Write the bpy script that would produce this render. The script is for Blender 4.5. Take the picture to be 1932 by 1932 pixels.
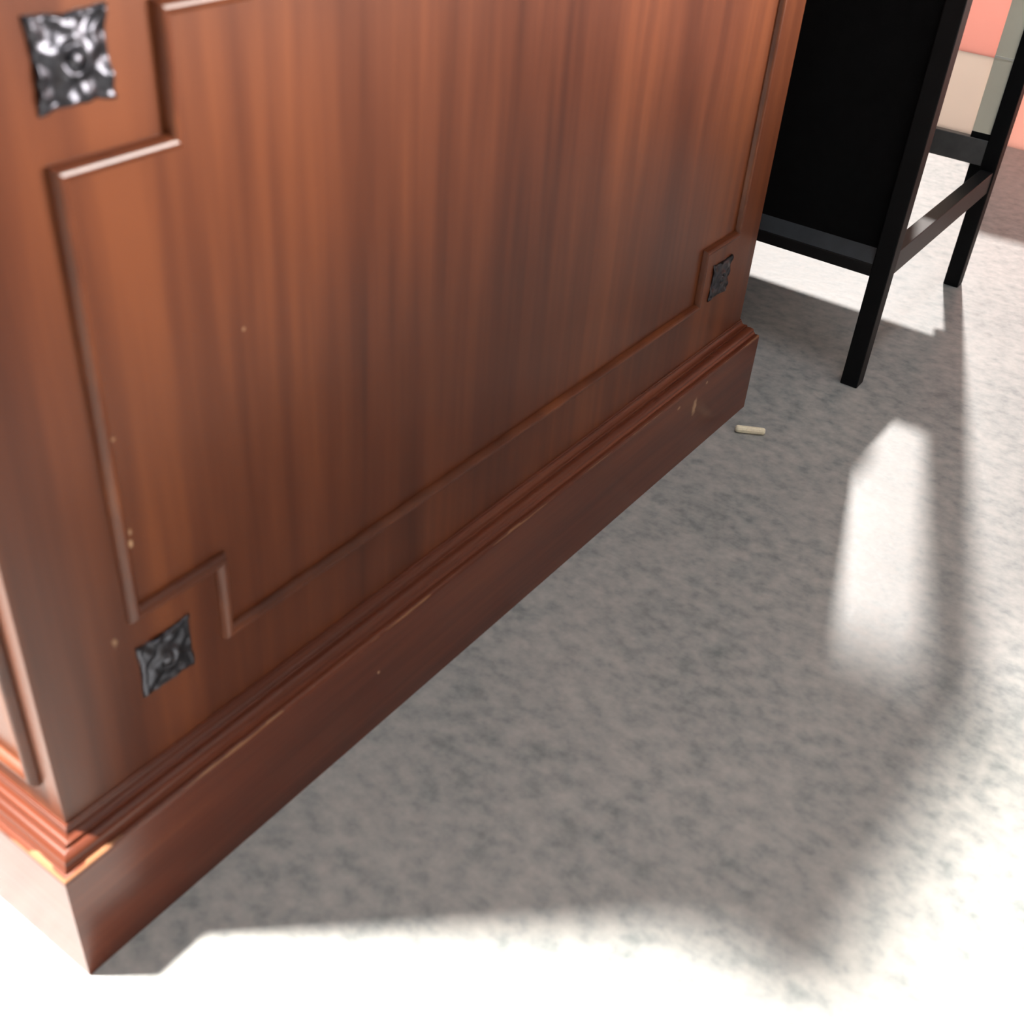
import bpy, bmesh, math, random
from mathutils import Vector, Matrix, noise

# ---------------------------------------------------------------- clean
for o in list(bpy.data.objects):
    bpy.data.objects.remove(o, do_unlink=True)
scene = bpy.context.scene
col = scene.collection
S = 0.9                      # metres per layout unit (one unit = depth of the desk side)

# ---------------------------------------------------------------- camera
cam_d = bpy.data.cameras.new('camera')
cam = bpy.data.objects.new('camera', cam_d)
col.objects.link(cam)
right = Vector((0.58322193, -0.80947913, 0.06779178))
up = Vector((0.44983094, 0.3913325, 0.80281443))
fwd = Vector((0.67639065, 0.43772413, -0.59236245))
cam.matrix_world = Matrix(((right.x, up.x, -fwd.x, -0.20982 * S),
                           (right.y, up.y, -fwd.y, -0.44464 * S),
                           (right.z, up.z, -fwd.z, 0.72683 * S),
                           (0, 0, 0, 1)))
cam_d.sensor_width = 36.0
cam_d.lens = 36.0 * 2130.0 / 1932.0
cam_d.clip_start = 0.02
cam_d.dof.use_dof = True
cam_d.dof.focus_distance = 1.30
cam_d.dof.aperture_fstop = 8.0
scene.camera = cam

# ---------------------------------------------------------------- world, sun, lamp, exposure
world = bpy.data.worlds.new('world')
scene.world = world
world.use_nodes = True
bg = world.node_tree.nodes['Background']
bg.inputs[0].default_value = (0.70, 0.88, 1.0, 1)
bg.inputs[1].default_value = 0.17

sun_d = bpy.data.lights.new('sun', 'SUN')
sun_d.energy = 4.5
sun_d.angle = math.radians(2.3)
sun_d.color = (1.0, 0.97, 0.94)
sun = bpy.data.objects.new('sun', sun_d)
col.objects.link(sun)
sun.rotation_euler = Vector((-1.13, -0.385, -1.0)).to_track_quat('-Z', 'Y').to_euler()
sun.location = (6, 2, 6)

spot_d = bpy.data.lights.new('ceiling_spotlight', 'SPOT')
spot_d.energy = 2450.0
spot_d.color = (1.0, 0.95, 0.87)
spot_d.shadow_soft_size = 0.12
spot_d.spot_size = math.radians(58)
spot_d.spot_blend = 1.0
spot = bpy.data.objects.new('ceiling_spotlight', spot_d)
col.objects.link(spot)
spot.location = (-0.72 * S, 1.0 * S, 2.7 * S)
spot.rotation_euler = (Vector((-0.52, 0.04, 0)) * S - Vector(spot.location)).to_track_quat('-Z', 'Y').to_euler()

troffer_d = bpy.data.lights.new('ceiling_light_panel', 'AREA')
troffer_d.shape = 'RECTANGLE'
troffer_d.size, troffer_d.size_y = 1.2, 0.3
troffer_d.energy = 11.0
troffer_d.color = (0.80, 0.91, 1.0)
troffer = bpy.data.objects.new('ceiling_light_panel', troffer_d)
col.objects.link(troffer)
troffer.location = (0.30 * S, -0.48 * S, 2.88 * S)

front_d = bpy.data.lights.new('added_front_fill', 'AREA')  # added lamp with no seen source, lights the upper desk face
front_d.shape = 'RECTANGLE'
front_d.size, front_d.size_y = 1.6, 0.28
front_d.energy = 370.0
front_d.color = (1.0, 0.95, 0.90)
front = bpy.data.objects.new('added_front_fill', front_d)
col.objects.link(front)
front.location = (2.65 * S, -3.05 * S, 0.95 * S)
front.rotation_euler = Vector((-0.52, 1.0, -0.16)).to_track_quat('-Z', 'Y').to_euler()

scene.view_settings.view_transform = 'Standard'
scene.view_settings.look = 'None'
scene.view_settings.exposure = 0.0
scene.view_settings.gamma = 1.0
scene.view_settings.use_curve_mapping = False


# ---------------------------------------------------------------- material helpers
def new_mat(name):
    m = bpy.data.materials.new(name)
    m.use_nodes = True
    nt = m.node_tree
    return m, nt, nt.nodes['Principled BSDF']


def N(nt, t, **kw):
    n = nt.nodes.new(t)
    for k, v in kw.items():
        setattr(n, k, v)
    return n


def ramp(nt, fac, stops):
    r = N(nt, 'ShaderNodeValToRGB')
    els = r.color_ramp.elements
    while len(els) > 1:
        els.remove(els[0])
    els[0].position, els[0].color = stops[0][0], (*stops[0][1], 1)
    for p, c in stops[1:]:
        e = els.new(p)
        e.color = (*c, 1)
    nt.links.new(fac, r.inputs[0])
    return r.outputs[0]


def geo_pos(nt, scale):
    g = N(nt, 'ShaderNodeNewGeometry')
    mp = N(nt, 'ShaderNodeMapping')
    mp.inputs['Scale'].default_value = scale
    nt.links.new(g.outputs['Position'], mp.inputs[0])
    return mp.outputs[0], g.outputs['Position']


def noise_tex(nt, vec, scale, detail=3.0, rough=0.5):
    n = N(nt, 'ShaderNodeTexNoise')
    n.inputs['Scale'].default_value = scale
    n.inputs['Detail'].default_value = detail
    n.inputs['Roughness'].default_value = rough
    nt.links.new(vec, n.inputs['Vector'])
    return n.outputs['Fac']


def math_n(nt, op, a, b=None):
    n = N(nt, 'ShaderNodeMath', operation=op)
    for i, v in enumerate((a, b)):
        if v is None:
            continue
        if isinstance(v, (int, float)):
            n.inputs[i].default_value = v
        else:
            nt.links.new(v, n.inputs[i])
    return n.outputs[0]


def mix_col(nt, fac, a, b, mode='MIX'):
    n = N(nt, 'ShaderNodeMix', data_type='RGBA', blend_type=mode)
    if isinstance(fac, (int, float)):
        n.inputs[0].default_value = fac
    else:
        nt.links.new(fac, n.inputs[0])
    for i, v in ((6, a), (7, b)):
        if isinstance(v, tuple):
            n.inputs[i].default_value = (*v, 1)
        else:
            nt.links.new(v, n.inputs[i])
    return n.outputs[2]


def wood(name, gscale, stops, chips=(), edge_z=None, rough=0.33):
    """Reddish varnished wood; gscale stretches the grain; chips = scuffs (unit position, radii, strength)."""
    m, nt, b = new_mat(name)
    vec, pos = geo_pos(nt, gscale)
    a = noise_tex(nt, vec, 1.0, 4, 0.6)
    v2, _ = geo_pos(nt, tuple(4 * s for s in gscale))
    f = noise_tex(nt, v2, 1.0, 2, 0.5)
    v3, _ = geo_pos(nt, (2.2, 2.2, 2.2))
    big = noise_tex(nt, v3, 1.0, 1, 0.5)
    t = math_n(nt, 'ADD', math_n(nt, 'MULTIPLY', a, 0.62), math_n(nt, 'MULTIPLY', f, 0.16))
    t = math_n(nt, 'ADD', t, math_n(nt, 'MULTIPLY', big, 0.22))
    c = ramp(nt, t, stops)
    pale = (0.62, 0.40, 0.24)
    sc, _ = geo_pos(nt, (1, 1, 1))
    wob = noise_tex(nt, sc, 260.0, 2, 0.6)
    for (cx, cy, cz), (rx, ry, rz), k in chips:
        mp = N(nt, 'ShaderNodeMapping')
        mp.inputs['Location'].default_value = (-cx * S / (rx * S), -cy * S / (ry * S), -cz * S / (rz * S))
        mp.inputs['Scale'].default_value = (1 / (rx * S), 1 / (ry * S), 1 / (rz * S))
        nt.links.new(pos, mp.inputs[0])
        ln = N(nt, 'ShaderNodeVectorMath', operation='LENGTH')
        nt.links.new(mp.outputs[0], ln.inputs[0])
        d = math_n(nt, 'ADD', ln.outputs['Value'], math_n(nt, 'MULTIPLY', wob, 0.9))
        mr = N(nt, 'ShaderNodeMapRange')
        mr.inputs[1].default_value = 1.25
        mr.inputs[2].default_value = 0.75
        mr.inputs[3].default_value = 0.0
        mr.inputs[4].default_value = k
        nt.links.new(d, mr.inputs[0])
        c = mix_col(nt, mr.outputs[0], c, pale)
    if edge_z is not None:                      # varnish worn off along the arris of the plinth
        sx = N(nt, 'ShaderNodeSeparateXYZ')
        nt.links.new(pos, sx.inputs[0])
        dz = math_n(nt, 'ABSOLUTE', math_n(nt, 'SUBTRACT', sx.outputs[2], edge_z * S))
        v4, _ = geo_pos(nt, (6, 6, 90))
        wn = noise_tex(nt, v4, 1.0, 4, 0.65)
        lim = math_n(nt, 'MULTIPLY', math_n(nt, 'SUBTRACT', wn, 0.50), 0.010)
        msk = math_n(nt, 'MULTIPLY', math_n(nt, 'LESS_THAN', dz, lim), 0.42)
        c = mix_col(nt, msk, c, (0.42, 0.22, 0.11))
    nt.links.new(c, b.inputs['Base Color'])
    b.inputs['Roughness'].default_value = rough
    rr = math_n(nt, 'ADD', math_n(nt, 'MULTIPLY', a, 0.12), rough - 0.06)
    nt.links.new(rr, b.inputs['Roughness'])
    bp = N(nt, 'ShaderNodeBump')
    b.inputs['Coat Weight'].default_value = 0.3
    b.inputs['Specular IOR Level'].default_value = 0.17
    b.inputs['Coat Roughness'].default_value = 0.22
    bp.inputs['Strength'].default_value = 0.06
    bp.inputs['Distance'].default_value = 0.002
    nt.links.new(f, bp.inputs['Height'])
    nt.links.new(bp.outputs[0], b.inputs['Normal'])
    return m


RED = [(0.32, (0.046, 0.0110, 0.005)), (0.44, (0.086, 0.0225, 0.009)), (0.53, (0.118, 0.0325, 0.0125)),
       (0.64, (0.172, 0.050, 0.0175))]
RED_P = [(0.30, (0.060, 0.015, 0.008)), (0.50, (0.108, 0.028, 0.014)), (0.66, (0.155, 0.044, 0.020))]
face_chips = [((0.100, 0.018, 0.303), (0.003, 0.02, 0.0045), 0.9), ((0.101, 0.018, 0.311), (0.002, 0.02, 0.004), 0.5),
              ((0.100, 0.018, 0.376), (0.0025, 0.02, 0.002), 0.5), ((0.200, 0.018, 0.406), (0.002, 0.02, 0.002), 0.5),
              ((0.078, 0.018, 0.239), (0.003, 0.02, 0.006), 0.35)]
plinth_chips = [((0.842, 0.0, 0.071), (0.0075, 0.02, 0.017), 0.6), ((0.865, 0.0, 0.093), (0.004, 0.02, 0.003), 0.6),
                ((0.296, 0.0, 0.062), (0.0025, 0.02, 0.0025), 0.7), ((0.80, 0.0, 0.088), (0.006, 0.02, 0.003), 0.5)]
M_wood = wood('red_brown_wood', (15, 15, 0.9), RED, face_chips)
M_plinth = wood('red_brown_plinth_wood', (1.6, 1.6, 34), RED_P, plinth_chips, edge_z=0.1015)
M_mould = wood('red_brown_moulding_wood', (1.6, 1.6, 60), RED_P, rough=0.28)
M_bead = wood('red_brown_bead_wood', (7, 7, 7), RED, rough=0.38)


def simple(name, colr, rough=0.6, metal=0.0, nscale=30.0, var=0.12, bump=0.0, spec=0.5):
    m, nt, b = new_mat(name)
    vec, _ = geo_pos(nt, (1, 1, 1))
    f = noise_tex(nt, vec, nscale, 4, 0.6)
    lo = tuple(max(0.0, v * (1 - var)) for v in colr)
    hi = tuple(min(1.0, v * (1 + var)) for v in colr)
    nt.links.new(ramp(nt, f, [(0.3, lo), (0.7, hi)]), b.inputs['Base Color'])
    b.inputs['Roughness'].default_value = rough
    b.inputs['Metallic'].default_value = metal
    b.inputs['Specular IOR Level'].default_value = spec
    if bump:
        bp = N(nt, 'ShaderNodeBump')
        bp.inputs['Strength'].default_value = bump
        bp.inputs['Distance'].default_value = 0.002
        nt.links.new(f, bp.inputs['Height'])
        nt.links.new(bp.outputs[0], b.inputs['Normal'])
    return m


M_iron = simple('hammered_dark_iron', (0.062, 0.062, 0.072), 0.32, 1.0, 120, 0.35, 0.04)
M_black = simple('black_painted_wood', (0.005, 0.005, 0.006), 0.5, 0, 40, 0.2, 0, 0.15)
M_rail = simple('black_gloss_paint', (0.010, 0.010, 0.011), 0.38, 0, 40, 0.2, 0, 0.3)
M_grey = simple('rail_bounce_grey', (0.115, 0.115, 0.118), 0.35, 0, 40, 0.2)  # black rail greyed to hold the light bounced off the floor
M_ledge = simple('sheen_blue_grey', (0.030, 0.038, 0.046), 0.4, 0, 40, 0.2)  # reflection on the black rail slope put into its colour
M_fabric = simple('black_matt_panel', (0.0045, 0.0045, 0.005), 0.9, 0, 80, 0.2, 0, 0.1)
M_dowel = simple('pale_dowel_wood', (0.93, 0.84, 0.64), 0.6, 0, 500, 0.1)
M_cream = simple('cream_wall_paint', (0.62, 0.54, 0.46), 0.7, 0, 6, 0.05)
M_green = simple('pale_grey_green', (0.95, 0.91, 0.77), 0.7, 0, 8, 0.06)
M_sill = simple('pale_sill_paint', (0.92, 0.90, 0.82), 0.6, 0, 8, 0.05)
M_ceil = simple('white_ceiling_paint', (0.75, 0.74, 0.72), 0.9, 0, 3, 0.03)
M_pink = simple('salmon_paving', (0.42, 0.15, 0.11), 0.9, 0, 2, 0.05)


def floor_mat():
    m, nt, b = new_mat('mottled_grey_vinyl')
    vec, pos = geo_pos(nt, (1.0, 0.75, 1.0))
    f1 = noise_tex(nt, vec, 66.0, 3, 0.55)
    v2, _ = geo_pos(nt, (1, 1, 1))
    f2 = noise_tex(nt, v2, 7.0, 2, 0.5)
    f3 = noise_tex(nt, v2, 150.0, 2, 0.5)
    t = math_n(nt, 'ADD', math_n(nt, 'MULTIPLY', f1, 0.6), math_n(nt, 'MULTIPLY', f2, 0.22))
    t = math_n(nt, 'ADD', t, math_n(nt, 'MULTIPLY', f3, 0.18))
    c = ramp(nt, t, [(0.34, (0.205, 0.230, 0.230)), (0.46, (0.315, 0.326, 0.324)), (0.53, (0.37, 0.372, 0.364)),
                     (0.64, (0.44, 0.435, 0.42))])
    nt.links.new(c, b.inputs['Base Color'])
    b.inputs['Roughness'].default_value = 0.17
    nt.links.new(math_n(nt, 'ADD', math_n(nt, 'MULTIPLY', f1, 0.2), 0.33), b.inputs['Roughness'])
    bp = N(nt, 'ShaderNodeBump')
    bp.inputs['Strength'].default_value = 0.10
    bp.inputs['Distance'].default_value = 0.002
    nt.links.new(f1, bp.inputs['Height'])
    nt.links.new(bp.outputs[0], b.inputs['Normal'])
    return m


M_floor = floor_mat()


def glass_mat():
    m = bpy.data.materials.new('pale_window_glass')
    m.use_nodes = True
    nt = m.node_tree
    nt.nodes.remove(nt.nodes['Principled BSDF'])
    tr = N(nt, 'ShaderNodeBsdfTransparent')
    tr.inputs[0].default_value = (0.96, 0.94, 0.93, 1)
    gl = N(nt, 'ShaderNodeBsdfGlossy')
    gl.inputs['Roughness'].default_value = 0.02
    mx = N(nt, 'ShaderNodeMixShader')
    mx.inputs[0].default_value = 0.05
    nt.links.new(tr.outputs[0], mx.inputs[1])
    nt.links.new(gl.outputs[0], mx.inputs[2])
    nt.links.new(mx.outputs[0], nt.nodes['Material Output'].inputs[0])
    return m


M_glass = glass_mat()


def frosted(name, colr, k=0.35):
    m = bpy.data.materials.new(name)
    m.use_nodes = True
    nt = m.node_tree
    nt.nodes.remove(nt.nodes['Principled BSDF'])
    vec, _ = geo_pos(nt, (1, 1, 1))
    f = noise_tex(nt, vec, 9.0, 2, 0.5)
    c = ramp(nt, f, [(0.3, tuple(v * 0.95 for v in colr)), (0.7, colr)])
    t = N(nt, 'ShaderNodeBsdfTranslucent')
    d = N(nt, 'ShaderNodeBsdfDiffuse')
    nt.links.new(c, t.inputs[0])
    nt.links.new(c, d.inputs[0])
    mx = N(nt, 'ShaderNodeMixShader')
    mx.inputs[0].default_value = k
    nt.links.new(t.outputs[0], mx.inputs[1])
    nt.links.new(d.outputs[0], mx.inputs[2])
    nt.links.new(mx.outputs[0], nt.nodes['Material Output'].inputs[0])
    return m


M_frost = frosted('frosted_cream_glazing', (0.88, 0.80, 0.72))
M_cloth_pink = frosted('salmon_pink_cloth', (0.92, 0.60, 0.54), 0.2)
M_cloth_cream = frosted('cream_cloth', (0.93, 0.86, 0.79), 0.3)
M_frost_pink = frosted('pink_glow_glazing', (0.97, 0.66, 0.58), 0.10)  # translucent and pinker than the wall, to tint light on the floor


# ---------------------------------------------------------------- mesh helpers (all positions in layout units)
def link(name, bm, mat, parent=None, smooth=False, origin=(0, 0, 0)):
    me = bpy.data.meshes.new(name)
    bmesh.ops.recalc_face_normals(bm, faces=bm.faces)
    bm.to_mesh(me)
    bm.free()
    if smooth:
        me.polygons.foreach_set('use_smooth', [True] * len(me.polygons))
    me.materials.append(mat)
    o = bpy.data.objects.new(name, me)
    col.objects.link(o)
    if parent is not None:
        o.parent = parent
    return o


def box_bm(x0, x1, y0, y1, z0, z1, bevel=0.0, bm=None):
    b = bm or bmesh.new()
    vs = [b.verts.new((x * S, y * S, z * S)) for x in (x0, x1) for y in (y0, y1) for z in (z0, z1)]
    fs = []
    for q in ((0, 1, 3, 2), (4, 6, 7, 5), (0, 4, 5, 1), (2, 3, 7, 6), (0, 2, 6, 4), (1, 5, 7, 3)):
        fs.append(b.faces.new([vs[i] for i in q]))
    if bevel:
        bmesh.ops.recalc_face_normals(b, faces=fs)
        es = list({e for f in fs for e in f.edges})
        bmesh.ops.bevel(b, geom=es, offset=bevel * S, segments=3, profile=0.6, affect='EDGES')
    return b


def box(name, dims, mat, parent=None, bevel=0.0):
    return link(name, box_bm(*dims, bevel=bevel), mat, parent)


def structure(o):
    o['kind'] = 'structure'
    return o


def empty(name, loc, label, cat):
    e = bpy.data.objects.new(name, None)
    e.empty_display_size = 0.05
    e['label'] = label
    e['category'] = cat
    col.objects.link(e)
    return e


# ---------------------------------------------------------------- the setting
XW = 2.38                                            # inner face of the window wall
WT = 0.07
structure(box('floor', (-3.6, XW + WT, -4, 4, -0.06, 0.0), M_floor))
structure(box('ground_outside', (XW + WT, 9.0, -6, 6, -0.08, -0.02), M_pink))
structure(box('ceiling', (-3.6, XW + WT, -4, 4, 2.9, 2.98), M_ceil))
wall = bpy.data.objects.new('wall_back', None)
wall['kind'] = 'structure'
col.objects.link(wall)
HEAD = 1.575
box('frosted_panel', (XW, XW + 0.010, 0.145, 1.9, 0.0, 0.11), M_frost, wall)
box('pilaster', (XW - 0.004, XW + WT, 0.092, 0.145, 0.0, 0.48), M_green, wall)
box('frosted_panel', (XW, XW + 0.010, -3.0, 0.092, 0.0, 0.48), M_frost_pink, wall)
box('wall_above_window', (XW, XW + WT, -4.0, 4.0, HEAD, 2.9), M_cream, wall)
box('wall_end', (XW, XW + WT, 1.9, 4.0, 0.0, HEAD), M_cream, wall)
box('wall_end', (XW, XW + WT, -4.0, -3.0, 0.0, HEAD), M_cream, wall)
box('pilaster_band', (XW - 0.006, XW, 0.092, 0.145, 0.153, 0.157), M_sill, wall)
w1 = structure(box('window_1', (XW + 0.030, XW + 0.036, -3.0, 0.135, 0.48, HEAD), M_glass))
w2 = structure(box('window_2', (XW + 0.030, XW + 0.036, 0.135, 1.9, 0.11, HEAD), M_glass))


fw = bpy.data.objects.new('light_cutoff_wall', None)            # low parapet added unseen behind the camera to cut the front lamp low down
fw['kind'] = 'structure'
col.objects.link(fw)
box('light_cutoff', (-2.6, 4.2, -1.42, -1.36, 0.0, 0.660), M_cream, fw)
for px in (-2.6, 4.1):
    box('post', (px, px + 0.1, -1.42, -1.36, 0.660, 2.9), M_cream, fw)


# ---------------------------------------------------------------- the wooden desk
desk = empty('wooden_desk', (0, 0, 0), 'reddish-brown wooden desk with square metal corner plates and stepped plinth', 'desk')
PL, PR, PB = 0.0, 1.0, 1.60                            # plinth footprint
D = 0.0206                                             # setback of the body
TOP = 0.80


def ring_sweep(profile, name, mat):
    """profile: list of (inset, z); swept round the desk footprint with mitred corners."""
    bm = bmesh.new()
    rings = []
    for ins, z in profile:
        rings.append([bm.verts.new((x * S, y * S, z * S)) for x, y in
                      ((PL + ins, ins), (PR - ins, ins), (PR - ins, PB - ins), (PL + ins, PB - ins))])
    for a, b in zip(rings, rings[1:]):
        for i in range(4):
            j = (i + 1) % 4
            bm.faces.new((a[i], a[j], b[j], b[i]))
    bm.faces.new(rings[0][::-1])
    bm.faces.new(rings[-1])
    return link(name, bm, mat, desk)


ring_sweep([(0.0, 0.0), (0.0, 0.0995), (0.0006, 0.1020), (0.0022, 0.1030), (0.0045, 0.1032)], 'plinth', M_plinth)
prof = [(0.0046, 0.1000), (0.0046, 0.1050), (0.0056, 0.1066)]
for k in range(9):                                     # rounded lower member
    t = k / 8 * math.pi / 2
    prof.append((0.0060 + 0.0062 * (1 - math.cos(t)), 0.1072 + 0.0062 * math.sin(t)))
prof += [(0.0130, 0.1134), (0.0130, 0.1158)]
for k in range(9):                                     # hollow upper member
    t = k / 8 * math.pi / 2
    prof.append((0.0136 + 0.0052 * math.sin(t), 0.1162 + 0.0058 * (1 - math.cos(t))))
prof += [(0.0194, 0.1222), (0.0196, 0.1240), (0.024, 0.1240)]
ring_sweep(prof, 'base_moulding', M_mould)
box('body', (PL + D, PR - D, D, PB - D, 0.1005, 0.775), M_wood, desk, 0.0012)
box('desk_top', (-0.012, 1.012, -0.012, PB + 0.012, 0.776, TOP), M_plinth, desk, 0.006)


def bead_strip(a, b, turn_a, turn_b, to3d, w=0.0044, h=0.0064):
    """half-round strip in a face plane between 2-D points a and b, mitred for 90-degree turns (+1 left, -1 right)."""
    a, b = Vector(a), Vector(b)
    L = (b - a).length
    d = (b - a) / L
    n = Vector((-d.y, d.x))
    pr = [(w, -0.0004), (w, 0.0012)]
    for k in range(1, 8):
        t = k / 8 * math.pi
        pr.append((w * 0.92 * math.cos(t), 0.0012 + (h - 0.0012) * math.sin(t)))
    pr += [(-w, 0.0012), (-w, -0.0004)]
    bm = bmesh.new()
    r0, r1 = [], []
    for o, hh in pr:
        pa = a + d * (o * turn_a) + n * o
        pb = b - d * (o * turn_b) + n * o
        r0.append(bm.verts.new(Vector(to3d(pa.x, pa.y, hh)) * S))
        r1.append(bm.verts.new(Vector(to3d(pb.x, pb.y, hh)) * S))
    for i in range(len(pr) - 1):
        bm.faces.new((r0[i], r0[i + 1], r1[i + 1], r1[i]))
    bm.faces.new((r0[-1], r0[0], r1[0], r1[-1]))
    bm.faces.new(r0)
    bm.faces.new(r1[::-1])
    return link('bead_strip', bm, M_bead, desk)


def bead_loop(pts, to3d):
    n = len(pts)
    turn = []
    for i in range(n):
        p, q, r = Vector(pts[i - 1]), Vector(pts[i]), Vector(pts[(i + 1) % n])
        e, f = q - p, r - q
        turn.append(1 if e.x * f.y - e.y * f.x > 0 else -1)
    for i in range(n):
        bead_strip(pts[i], pts[(i + 1) % n], turn[i], turn[(i + 1) % n], to3d)


front = lambda u, w, h: (u, D - h, w)
left = lambda u, w, h: (PL + D - h, u, w)
xl, xr, zb, zt, xn, xm, zn, zm = 0.0930, 0.9130, 0.1905, 0.5905, 0.1625, 0.8400, 0.2530, 0.5270
bead_loop([(xn, zb), (xm, zb), (xm, zn), (xr, zn), (xr, zm), (xm, zm), (xm, zt), (xn, zt), (xn, zm), (xl, zm), (xl, zn), (xn, zn)], front)
bead_loop([(0.043, 0.153), (0.760, 0.153), (0.760, 0.700), (0.043, 0.700)], left)
bead_loop([(0.840, 0.153), (1.557, 0.153), (1.557, 0.700), (0.840, 0.700)], left)


def corner_plate(cx, cz, seed):
    rnd = random.Random(seed)
    n = 30
    half = 0.0214
    bm = bmesh.new()
    off = Vector((seed * 3.1, seed * 1.7, 0))
    grid = []
    for j in range(n + 1):
        row = []
        for i in range(n + 1):
            u, v = 2 * i / n - 1, 2 * j / n - 1
            su = half * u * (1 - 0.07 * (1 - v * v))            # sides bow slightly inwards
            sv = half * v * (1 - 0.07 * (1 - u * u))
            su += half * 0.035 * noise.noise(Vector((u * 3, v * 3, 5)) + off) * abs(u) ** 3
            sv += half * 0.035 * noise.noise(Vector((u * 3, v * 3, 9)) + off) * abs(v) ** 3
            m = max(abs(u), abs(v))
            h = 0.0030 - 0.0008 * m ** 2
            ham = noise.noise(Vector((u * 2.7, v * 2.7, 0)) + off)
            h += 0.0026 * ham * (0.35 + 0.65 * m)
            r = math.hypot(u, v)
            h += 0.0018 * math.exp(-((r - 0.34) / 0.10) ** 2) - 0.0010 * math.exp(-(r / 0.22) ** 2)
            if m > 0.93:
                h += 0.0007 * (1 if m < 0.99 else -1.5)
            row.append(bm.verts.new(Vector((cx + su, D - h, cz + sv)) * S))
        grid.append(row)
    for j in range(n):
        for i in range(n):
            bm.faces.new((grid[j][i], grid[j][i + 1], grid[j + 1][i + 1], grid[j + 1][i]))
    rim = [grid[0][i] for i in range(n)] + [grid[j][n] for j in range(n)] + \
          [grid[n][i] for i in range(n, 0, -1)] + [grid[j][0] for j in range(n, 0, -1)]
    back = [bm.verts.new((v.co.x, (D + 0.0004) * S, v.co.z)) for v in rim]
    for i in range(len(rim)):
        k = (i + 1) % len(rim)
        bm.faces.new((rim[i], rim[k], back[k], back[i]))
    bm.faces.new(back)
    o = link('corner_plate', bm, M_iron, desk, True)
    o['label'] = 'dark hammered square metal corner plate'
    bb = bmesh.new()                                            # domed nail head
    prev = None
    for k in range(7):
        t = k / 6 * math.pi / 2
        r, hh = 0.0050 * math.cos(t), 0.0022 + 0.0034 * math.sin(t)
        ring = [bb.verts.new(Vector((cx + r * math.cos(a), D - hh, cz + r * math.sin(a))) * S)
                for a in [2 * math.pi * q / 20 for q in range(20)]] if k < 6 else None
        if ring is None:
            tip = bb.verts.new(Vector((cx, D - hh, cz)) * S)
            for q in range(20):
                bb.faces.new((prev[q], prev[(q + 1) % 20], tip))
        else:
            if prev:
                for q in range(20):
                    bb.faces.new((prev[q], prev[(q + 1) % 20], ring[(q + 1) % 20], ring[q]))
            else:
                bb.faces.new(ring[::-1])
            prev = ring
    link('nail_head', bb, M_iron, o, True)


for k, (cx, cz) in enumerate(((0.1112, 0.5755), (0.1120, 0.2040), (0.8915, 0.2075), (0.8915, 0.5755))):
    corner_plate(cx, cz, k + 1)

# ---------------------------------------------------------------- the black side table behind the desk
table = empty('black_table', (0, 0, 0), 'black side table with solid end panel and square legs behind the desk', 'table')
TX0, TX1, TY0, TY1, LW = 1.146, 1.594, -0.094, 0.62, 0.0235
RB, RT = 0.154, 0.186
for lx in (TX0, TX1 - LW):
    for ly in (TY0, TY1 - LW):
        box('leg', (lx, lx + LW, ly, ly + LW, 0.0, 0.88), M_black, table, 0.0018)
bm = bmesh.new()                                       # near rail with a wide sloping upper face
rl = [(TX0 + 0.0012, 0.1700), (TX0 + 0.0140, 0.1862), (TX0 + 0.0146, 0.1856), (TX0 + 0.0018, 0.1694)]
rp = [(TX0 + 0.001, RB), (TX0 + 0.001, 0.1685), (TX0 + 0.015, 0.1860), (TX0 + LW - 0.001, 0.1860), (TX0 + LW - 0.001, RB)]
ra = [bm.verts.new((x * S, (TY0 + LW) * S, z * S)) for x, z in rp]
rb = [bm.verts.new((x * S, (TY1 - LW) * S, z * S)) for x, z in rp]
for i in range(5):
    bm.faces.new((ra[i], ra[(i + 1) % 5], rb[(i + 1) % 5], rb[i]))
bm.faces.new(ra)
bm.faces.new(rb[::-1])
rail = link('end_rail', bm, M_rail, table)
bm = bmesh.new()
ra = [bm.verts.new((x * S, (TY0 + LW) * S, z * S)) for x, z in rl]
rb = [bm.verts.new((x * S, (TY1 - LW) * S, z * S)) for x, z in rl]
for i in range(4):
    bm.faces.new((ra[i], ra[(i + 1) % 4], rb[(i + 1) % 4], rb[i]))
bm.faces.new(ra)
bm.faces.new(rb[::-1])
link('ledge_sheen', bm, M_ledge, rail)
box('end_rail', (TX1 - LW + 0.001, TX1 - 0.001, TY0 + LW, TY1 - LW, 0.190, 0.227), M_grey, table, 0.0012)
for ly in (TY0, TY1 - LW):
    box('side_rail', (TX0 + LW, TX1 - LW, ly + 0.002, ly + LW - 0.002, RB, RT), M_rail, table, 0.0012)
box('end_panel', (TX0 + 0.015, TX0 + 0.022, TY0 + LW, TY1 - LW, 0.186, 0.88), M_fabric, table)
box('cloth_panel', (TX1 - 0.010, TX1 - 0.006, TY0 + LW, TY1 - LW, 0.227, 0.337), M_cloth_cream, table)['label'] = 'cream cloth panel'
box('cloth_panel', (TX1 - 0.010, TX1 - 0.006, TY0 + LW, TY1 - LW, 0.337, 0.430), M_cloth_pink, table)['label'] = 'salmon pink cloth panel'
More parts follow.
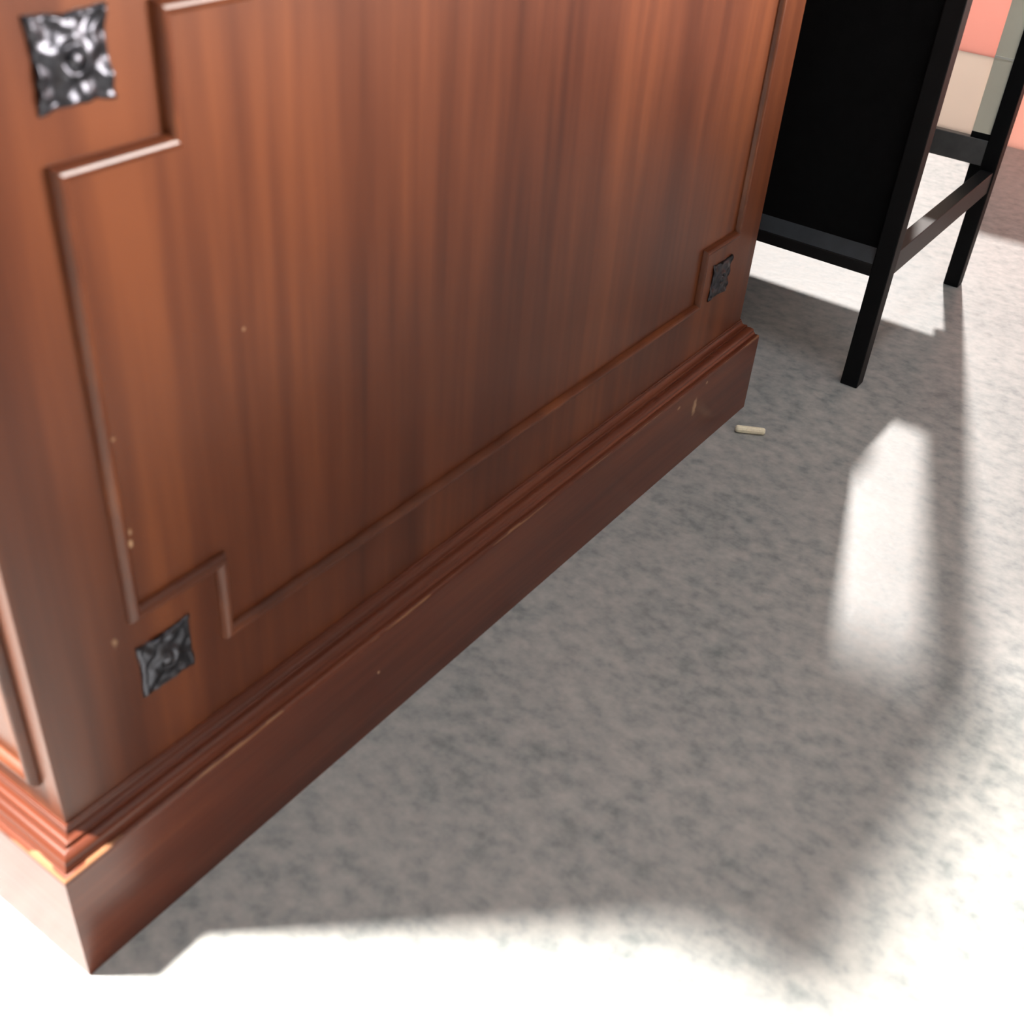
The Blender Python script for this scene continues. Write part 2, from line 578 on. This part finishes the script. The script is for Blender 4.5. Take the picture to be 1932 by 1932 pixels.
box('sun_block', (TX0 + LW + 0.002, TX1 - LW, 0.022, TY1 - LW, 0.190, 0.510), M_fabric, table)  # unseen mass added to stop sun reaching the floor below the table
box('sun_block', (TX0 + LW + 0.002, TX1 - LW, 0.055, TY1 - LW, 0.510, 0.87), M_fabric, table)
SX0, SX1, SY0, SY1 = TX1 - LW + 0.003, TX1 - 0.0102, TY0 + LW, -0.043
box('corner_block', (SX0, SX1, SY0, -0.054, 0.158, 0.190), M_black, table)
box('corner_block', (SX0, SX1, SY0, SY1, 0.227, 0.236), M_black, table)
stile = box('stile', (SX0, SX1, SY0, SY1, 0.236, 0.88), M_green, table)  # pale colour stands in for light on a glossy black upright
stile['label'] = 'grey-green upright strip beside the far leg'
box('band', (SX0 - 0.001, SX0, SY0, SY1, 0.3400, 0.3430), M_sill, stile)
box('table_top', (TX0 - 0.012, TX1 + 0.012, TY0 - 0.012, TY1 + 0.012, 0.88, 0.91), M_black, table, 0.003)

# ---------------------------------------------------------------- the dowel on the floor
p0, p1 = Vector((0.9375, -0.0185, 0)), Vector((0.9555, -0.0500, 0))
rad = 0.0046
ax = (p1 - p0).normalized()
sd = Vector((-ax.y, ax.x, 0))
L = (p1 - p0).length
bm = bmesh.new()
rings = []
seg = 24
for t, r in ((0.0, 0.62), (0.0012, 0.88), (0.003, 1.0), (L / 2, 1.0), (L - 0.003, 1.0), (L - 0.0012, 0.88), (L, 0.62)):
    ring = []
    for q in range(seg):
        a = 2 * math.pi * q / seg
        rr = rad * r * (1 if q % 2 else 0.955)                 # fine flutes along the peg
        v = p0 + ax * t + sd * (rr * math.cos(a)) + Vector((0, 0, rad + rr * math.sin(a)))
        ring.append(bm.verts.new(v * S))
    rings.append(ring)
for a, b in zip(rings, rings[1:]):
    for q in range(seg):
        k = (q + 1) % seg
        bm.faces.new((a[q], a[k], b[k], b[q]))
bm.faces.new(rings[0][::-1])
bm.faces.new(rings[-1])
peg = link('wooden_dowel', bm, M_dowel)
peg['label'] = 'small pale wooden dowel lying on the grey floor beside the plinth'
peg['category'] = 'dowel'
